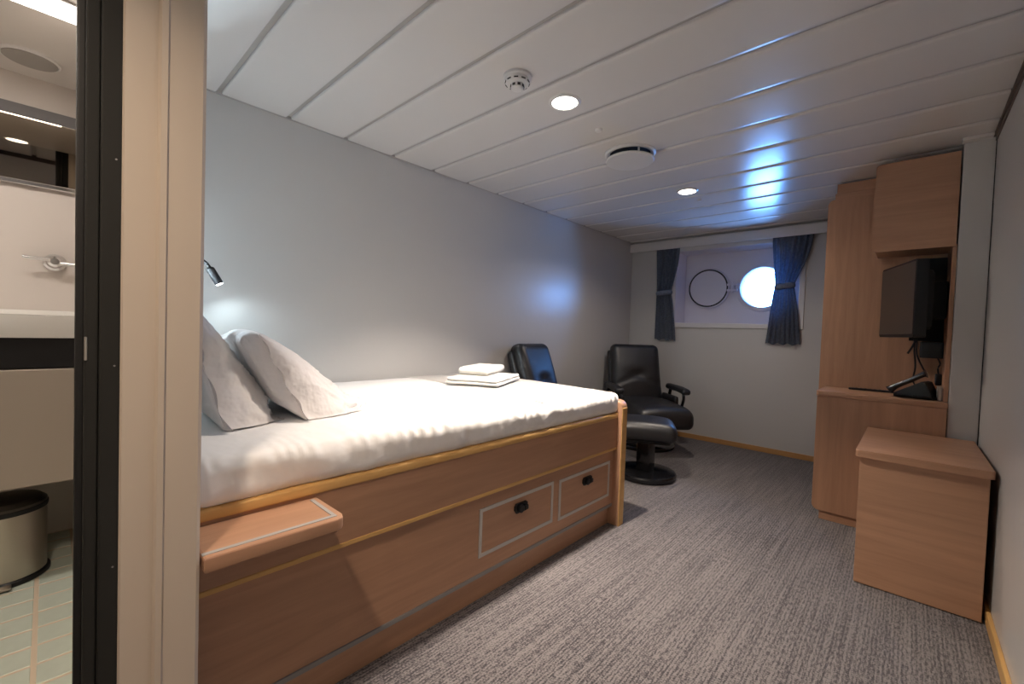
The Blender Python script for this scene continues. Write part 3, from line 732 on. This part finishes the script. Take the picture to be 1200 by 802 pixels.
def curtain(label, x_top, x_waist, x_bot, z_waist, z_top, z_bot, pleats, y, seed):
    t = thing('curtain', label, 'curtain', ((x_top[0] + x_top[1]) / 2, y, z_bot), 'slate blue curtains')
    bm = bmesh.new(); nu, nv = pleats * 12, 60; G = []
    for j in range(nv + 1):
        z = z_top + (z_bot - z_top) * j / nv; row = []
        if z > z_waist:
            s = (z_top - z) / (z_top - z_waist); s2 = s ** 1.6; s2 = s2 * s2 * (3 - 2 * s2) * .4 + s2 * .6
            a = x_top[0] + (x_waist[0] - x_top[0]) * s2; b = x_top[1] + (x_waist[1] - x_top[1]) * s2
        else:
            s = (z_waist - z) / (z_waist - z_bot); s2 = s ** .75
            a = x_waist[0] + (x_bot[0] - x_waist[0]) * s2; b = x_waist[1] + (x_bot[1] - x_waist[1]) * s2
        near = math.exp(-((z - z_waist) / .05) ** 2)
        amp = .0155 * (1 - .45 * near)
        for i in range(nu + 1):
            u = i / nu
            ph = u * pleats * 2 * PI + .9 * noise.noise(Vector((u * 3, z * 1.4, seed)))
            x = a + (b - a) * u + .006 * noise.noise(Vector((u * 5, z * 3, seed + 4)))
            yy = y + amp * math.sin(ph) * (0.8 + .4 * noise.noise(Vector((u * 6, z * 2, seed + 9))))
            row.append(bm.verts.new((x, yy, z + (.008 * math.sin(ph * .5 + seed) if j == nv else 0))))
        G.append(row)
    for j in range(nv):
        for i in range(nu): bm.faces.new((G[j][i], G[j][i + 1], G[j + 1][i + 1], G[j + 1][i]))
    bmesh.ops.solidify(bm, geom=bm.faces[:], thickness=.0022)
    obj('cloth', bm, M['curtain'], t, angle=180)
    tb = soft_box((x_waist[1] - x_waist[0] + .012, .072, .055), .025, (14, 8, 6)); xf(tb, Matrix.Translation(((x_waist[0] + x_waist[1]) / 2, y, z_waist)) @ Matrix.Rotation(math.radians(-6), 4, 'Y'))
    obj('tieback', tb, M['curtain'], t, angle=60)
    return t
CY = 4.527
curtain('narrow slate blue curtain tied at the waist, left of the portholes', (-2.075, -1.815), (-2.05, -1.89), (-2.055, -1.825), 1.52, 2.045, 1.015, 5, CY, 1.0)
curtain('wider slate blue curtain tied at the waist, covering the right edge of the bright porthole', (-0.965, -0.645), (-0.925, -0.775), (-0.985, -0.71), 1.545, 2.045, 1.019, 7, CY, 6.0)

# ------------------------------------------------------------------ desk, wardrobe, hanging cabinet, television
DY = 3.13
dk = thing('desk', 'beech desk unit with a long worktop behind the low cabinet', 'desk', (-0.1, 3.3, 0))
obj('worktop', prism(rrect(-0.398, 0.158, DY - .004, 3.489, .018, (1, 0, 0, 0)), 2, 0.734, 0.764, .004), M['wood_x'], dk)
obj('side_panel', prism(rrect(-0.392, 0.156, 0.052, 0.733, .035, (1, 0, 0, 0)), 1, DY, DY + .020, .0015), M['wood_z'], dk)
obj('body', box(-0.385, 0.155, DY + .021, 3.488, 0.060, 0.733, .001), M['wood_z'], dk, smooth=False)
obj('plinth', box(-0.355, 0.155, DY + .012, 3.46, 0.0, 0.060), M['wood_x'], dk, smooth=False)
wr = thing('wardrobe', 'tall beech wardrobe with a rounded top corner behind the desk', 'wardrobe', (-0.15, 3.9, 0))
WY = 3.492
obj('side_panel', prism(rrect(-0.432, 0.156, 0.02, 1.985, .035, (0, 0, 0, 1)), 1, WY, WY + .022, .0015), M['wood_z'], wr)
obj('body', box(-0.420, 0.156, WY + .022, 4.42, 0.06, 1.965, .001), M['wood_z'], wr, smooth=False)
obj('plinth', box(-0.39, 0.150, WY + .03, 4.40, 0.0, 0.060), M['wood_x'], wr, smooth=False)
obj('cornice', merge(box(-0.400, 0.156, WY + .030, 4.38, 1.965, 2.030, .003), box(-0.392, 0.156, WY + .036, 4.36, 2.030, 2.092)), M['wood_x'], wr, smooth=False)
UY = 3.15
uc = thing('wall_cabinet', 'small beech wall cabinet with rounded corners under the ceiling, above the television', 'cabinet', (0, 3.3, 1.58))
obj('side_panel', prism(rrect(-0.178, 0.153, 1.568, 2.052, .022, (1, 0, 0, 1)), 1, UY, UY + .018, .0015), M['wood_x'], uc)
obj('body', box(-0.168, 0.152, UY + .019, 3.49, 1.582, 2.040, .001), M['wood_x'], uc, smooth=False)
obj('alcove_shade_board', box(-0.005, 0.139, 3.470, 3.490, 1.080, 1.560, .002), M['blackmatt'], uc, label='flat black board standing in for the deep shade of the alcove', smooth=False)  # black colour paints in the alcove's shade; no real board here
obj('alcove_panel', box(0.140, 0.158, UY + .006, 3.490, 0.766, 1.580, .001), M['wood_z'], uc, smooth=False)

tv = thing('television', 'dark flat television turned sideways on a wall arm under the hanging cabinet', 'television', (0.0, 3.2, 1.3))
na = Vector((0.012, 3.02, 0)); fa = Vector((-0.138, 3.44, 0)); dv = (fa - na); tw = dv.length; ang = math.atan2(dv.y, dv.x)
def tvx(bm): return xf(bm, Matrix.Translation((na.x, na.y, 0)) @ Matrix.Rotation(ang, 4, 'Z'))
# local: x along the screen, +y = screen side (towards -x world), -y = rear
obj('casing', tvx(prism(rrect(0, tw, 1.096, 1.500, .010), 1, -.050, 0.0, .004)), M['black'], tv)
obj('screen', tvx(box(.008, tw - .010, .0, .0025, 1.112, 1.490, .001)), M['screen'], tv, label='dark glossy screen')
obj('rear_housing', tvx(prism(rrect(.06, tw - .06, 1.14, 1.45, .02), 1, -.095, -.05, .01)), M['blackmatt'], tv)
obj('wall_arm', merge(box(-.02, .10, 3.30, 3.33, 1.26, 1.34, .004), box(.075, .135, 3.22, 3.40, 1.20, 1.40, .006)), M['blackmatt'], tv)

t = thing('media_box', 'black media box fixed on the wardrobe side below the television', 'box', (0.1, 3.45, 0.98))
obj('case', box(0.045, 0.139, 3.34, 3.489, 0.985, 1.075, .004), M['black'], t)
obj('front_plate', box(0.052, 0.132, 3.336, 3.341, 0.992, 1.068, .001), M['blackmatt'], t)
t = thing('power_plug', 'black plug with cord hanging beside the pillar above the white socket', 'plug', (0.128, 3.36, 0.87))
obj('body', box(0.112, 0.139, 3.35, 3.39, 0.835, 0.900, .006), M['black'], t)
obj('cord', tube([(0.126, 3.37, .895), (0.122, 3.37, .93), (0.130, 3.38, .955), (.12, 3.38, .985)], .004), M['black'], t)
t = thing('wall_socket', 'pale socket box standing at the right end of the desk top', 'socket', (0.125, 3.2, 0.765))
obj('case', box(0.120, 0.140, 3.20, 3.34, 0.765, 0.835, .003), M['socket'], t)
obj('cover', box(0.1175, 0.1202, 3.225, 3.315, 0.780, 0.822, .001), M['white'], t)
t = thing('hanging_cable', 'black cables hanging from the television to the desk', 'cable', (0.03, 3.35, 0.77))
obj('cable', tube([(0.020, 3.36, 1.11), (0.022, 3.36, 1.02), (0.030, 3.37, .93), (0.024, 3.38, .85), (0.05, 3.38, .80)], .004), M['black'], t)
obj('cable', tube([(0.035, 3.36, 1.11), (0.010, 3.36, 1.04), (-0.006, 3.36, 1.005)], .005), M['black'], t)
obj('cable', tube([(0.030, 3.36, 1.08), (0.034, 3.36, 1.0), (0.060, 3.37, .93), (0.075, 3.38, .90)], .004), M['black'], t)

ph = thing('desk_phone', 'black desk telephone with its handset tilted up on the desk', 'telephone', (0.02, 3.30, 0.765))
px = Matrix.Translation((0.03, 3.27, 0.766)) @ Matrix.Rotation(math.radians(-12), 4, 'Z')
obj('base', xf(prism([(-.075, 0), (.085, 0), (.085, .018), (.055, .088), (.038, .092), (-.075, .020)], 1, -.06, .09, .006), px), M['black'], ph)
obj('stand', xf(prism([(-.02, 0), (.105, 0), (.098, .012), (.0, .012)], 1, -.05, .08, .003), px), M['blackmatt'], ph)
hs = tube([(-.085, -.085, .035), (-.055, -.085, .062), (.0, -.085, .098), (.045, -.085, .132), (.062, -.085, .140)], lambda s: .013 + .010 * (abs(2 * s - 1) ** 3), 12)
obj('handset', xf(hs, px), M['lacquer'], ph, label='glossy black handset')
obj('coiled_cord', xf(tube([(-.08, -.09, .02)] + [(-.06 + .004 * i, -.10 + .006 * math.sin(i * 2.2), .012 + .006 * math.cos(i * 2.2)) for i in range(30)] + [(.10, -.07, .006)], .0028, 6, 3), px), M['black'], ph)
t = thing('remote_control', 'slim black stick-like remote lying left of the telephone', 'remote', (-0.15, 3.40, 0.765))
rb = soft_box((.21, .030, .012), .0055, (12, 6, 4)); xf(rb, Matrix.Translation((-0.165, 3.425, 0.7705)) @ Matrix.Rotation(math.radians(3), 4, 'Z'))
obj('body', rb, M['black'], t)
for k in range(6):
    obj('button', lathe([(.004, 0), (.004, .0015)], (-.23 + k * .022, 3.421 + k * .0011, .7765), seg=10), M['blackmatt'], t)

# low cabinet in front
lc = thing('low_cabinet', 'low beech cabinet with an overhanging top against the right wall', 'cabinet', (0.05, 2.75, 0))
obj('top', prism(rrect(-0.153, 0.258, 2.408, 3.112, .012, (1, 1, 0, 0)), 2, 0.560, 0.591, .005, 3), M['wood_x'], lc)
obj('front_panel', box(-0.138, 0.248, 2.428, 2.446, 0.004, 0.559, .0015), M['wood_x'], lc, smooth=False)
obj('side_panel', box(-0.138, -0.122, 2.447, 3.105, 0.004, 0.559, .001), M['wood_z'], lc, smooth=False)
obj('side_panel', box(0.232, 0.248, 2.447, 3.105, 0.004, 0.559, .001), M['wood_z'], lc, smooth=False)
obj('back_panel', box(-0.121, 0.231, 3.088, 3.104, 0.004, 0.559), M['wood_z'], lc, smooth=False)

# ------------------------------------------------------------------ ceiling fittings
def downlight(label, x, y, power, k):
    sprd = (100, 145, 114)[k]
    t = thing('downlight', label, 'light', (x, y, H), 'round ceiling downlights')
    obj('trim_ring', lathe([(0.073, 0), (0.073, -.003), (.066, -.008), (.058, -.007), (.055, -.002)], (x, y, H), cap=False, seg=48), M['white_gloss'], t)
    obj('diffuser', lathe([(0.056, -.0055), (0.056, -.001)], (x, y, H), seg=48), M['lamp_on'], t, label='lit round diffuser')
    l = area_disk('downlight_lamp', (0, 0, -.010), .050, power, (DL_COL, DL_COL, (1.0, .79, .61))[k], spread=math.radians(sprd)); l.parent = t
downlight('lit round downlight near the smoke detector, above the bed', *DOWN[0][0], DOWN[0][1], 0)
downlight('lit round downlight further in, beyond the round air vent', *DOWN[1][0], DOWN[1][1], 1)
downlight('lit round downlight in the passage ceiling', *DOWN[2][0], DOWN[2][1], 2)

sx, sy = -1.225, 1.305
t = thing('smoke_detector', 'white round smoke detector on the ceiling panel', 'smoke detector', (sx, sy, H))
obj('base', lathe([(.058, 0), (.058, -.010), (.052, -.014)], (sx, sy, H)), M['white'], t)
obj('body', lathe([(.050, -.012), (.050, -.026), (.046, -.032), (.034, -.034)], (sx, sy, H)), M['white_gloss'], t)
ch = obj('sensor_cap', lathe([(.028, -.034), (.026, -.050), (.018, -.055), (.004, -.056)], (sx, sy, H), seg=24), M['white_gloss'], t)
for k in range(8):
    a = 2 * PI * k / 8 + .2
    b = box(-.006, .006, -.001, .001, -.047, -.038); xf(b, Matrix.Translation((sx, sy, H)) @ Matrix.Rotation(a, 4, 'Z') @ Matrix.Translation((0, -.0275, 0)))
    obj('slot', b, M['hole'], ch, smooth=False)
for k in range(10):
    a = 2 * PI * k / 10
    b = box(-.009, .009, -.001, .001, -.0305, -.0255); xf(b, Matrix.Translation((sx, sy, H)) @ Matrix.Rotation(a, 4, 'Z') @ Matrix.Translation((0, -.0495, 0)))
    obj('slot', b, M['hole'], t, smooth=False)
vx, vy = -1.225, 2.270
t = thing('air_vent', 'round white disc valve of the ventilation on the ceiling', 'vent', (vx, vy, H))
obj('collar', lathe([(.142, 0), (.142, -.006), (.132, -.014), (.118, -.012), (.112, -.002)], (vx, vy, H), cap=False, seg=64), M['white'], t)
obj('throat', lathe([(.112, -.003), (.112, -.001)], (vx, vy, H), seg=48), M['hole'], t, label='dark throat')
obj('disc', lathe([(.100, -.034), (.132, -.038), (.136, -.044), (.130, -.050), (.05, -.053), (.004, -.054)], (vx, vy, H), seg=64), M['white'], t)
for k in range(3):
    a = 2 * PI * k / 3 + .9
    b = box(-.004, .004, -.004, .004, -.038, -.002); xf(b, Matrix.Translation((vx, vy, H)) @ Matrix.Rotation(a, 4, 'Z') @ Matrix.Translation((0, -.115, 0)))
    obj('strut', b, M['white'], t, smooth=False)
for (x, y, lab) in ((-1.210, 1.905, 'tiny white ceiling plug between downlight and air vent'), (-1.214, 3.36, 'tiny white ceiling plug just beyond the further downlight')):
    t = thing('ceiling_plug', lab, 'sensor', (x, y, H))
    obj('cap', lathe([(.018, 0), (.018, -.008), (.014, -.012), (.004, -.013)], (x, y, H), seg=24), M['white_gloss'], t)
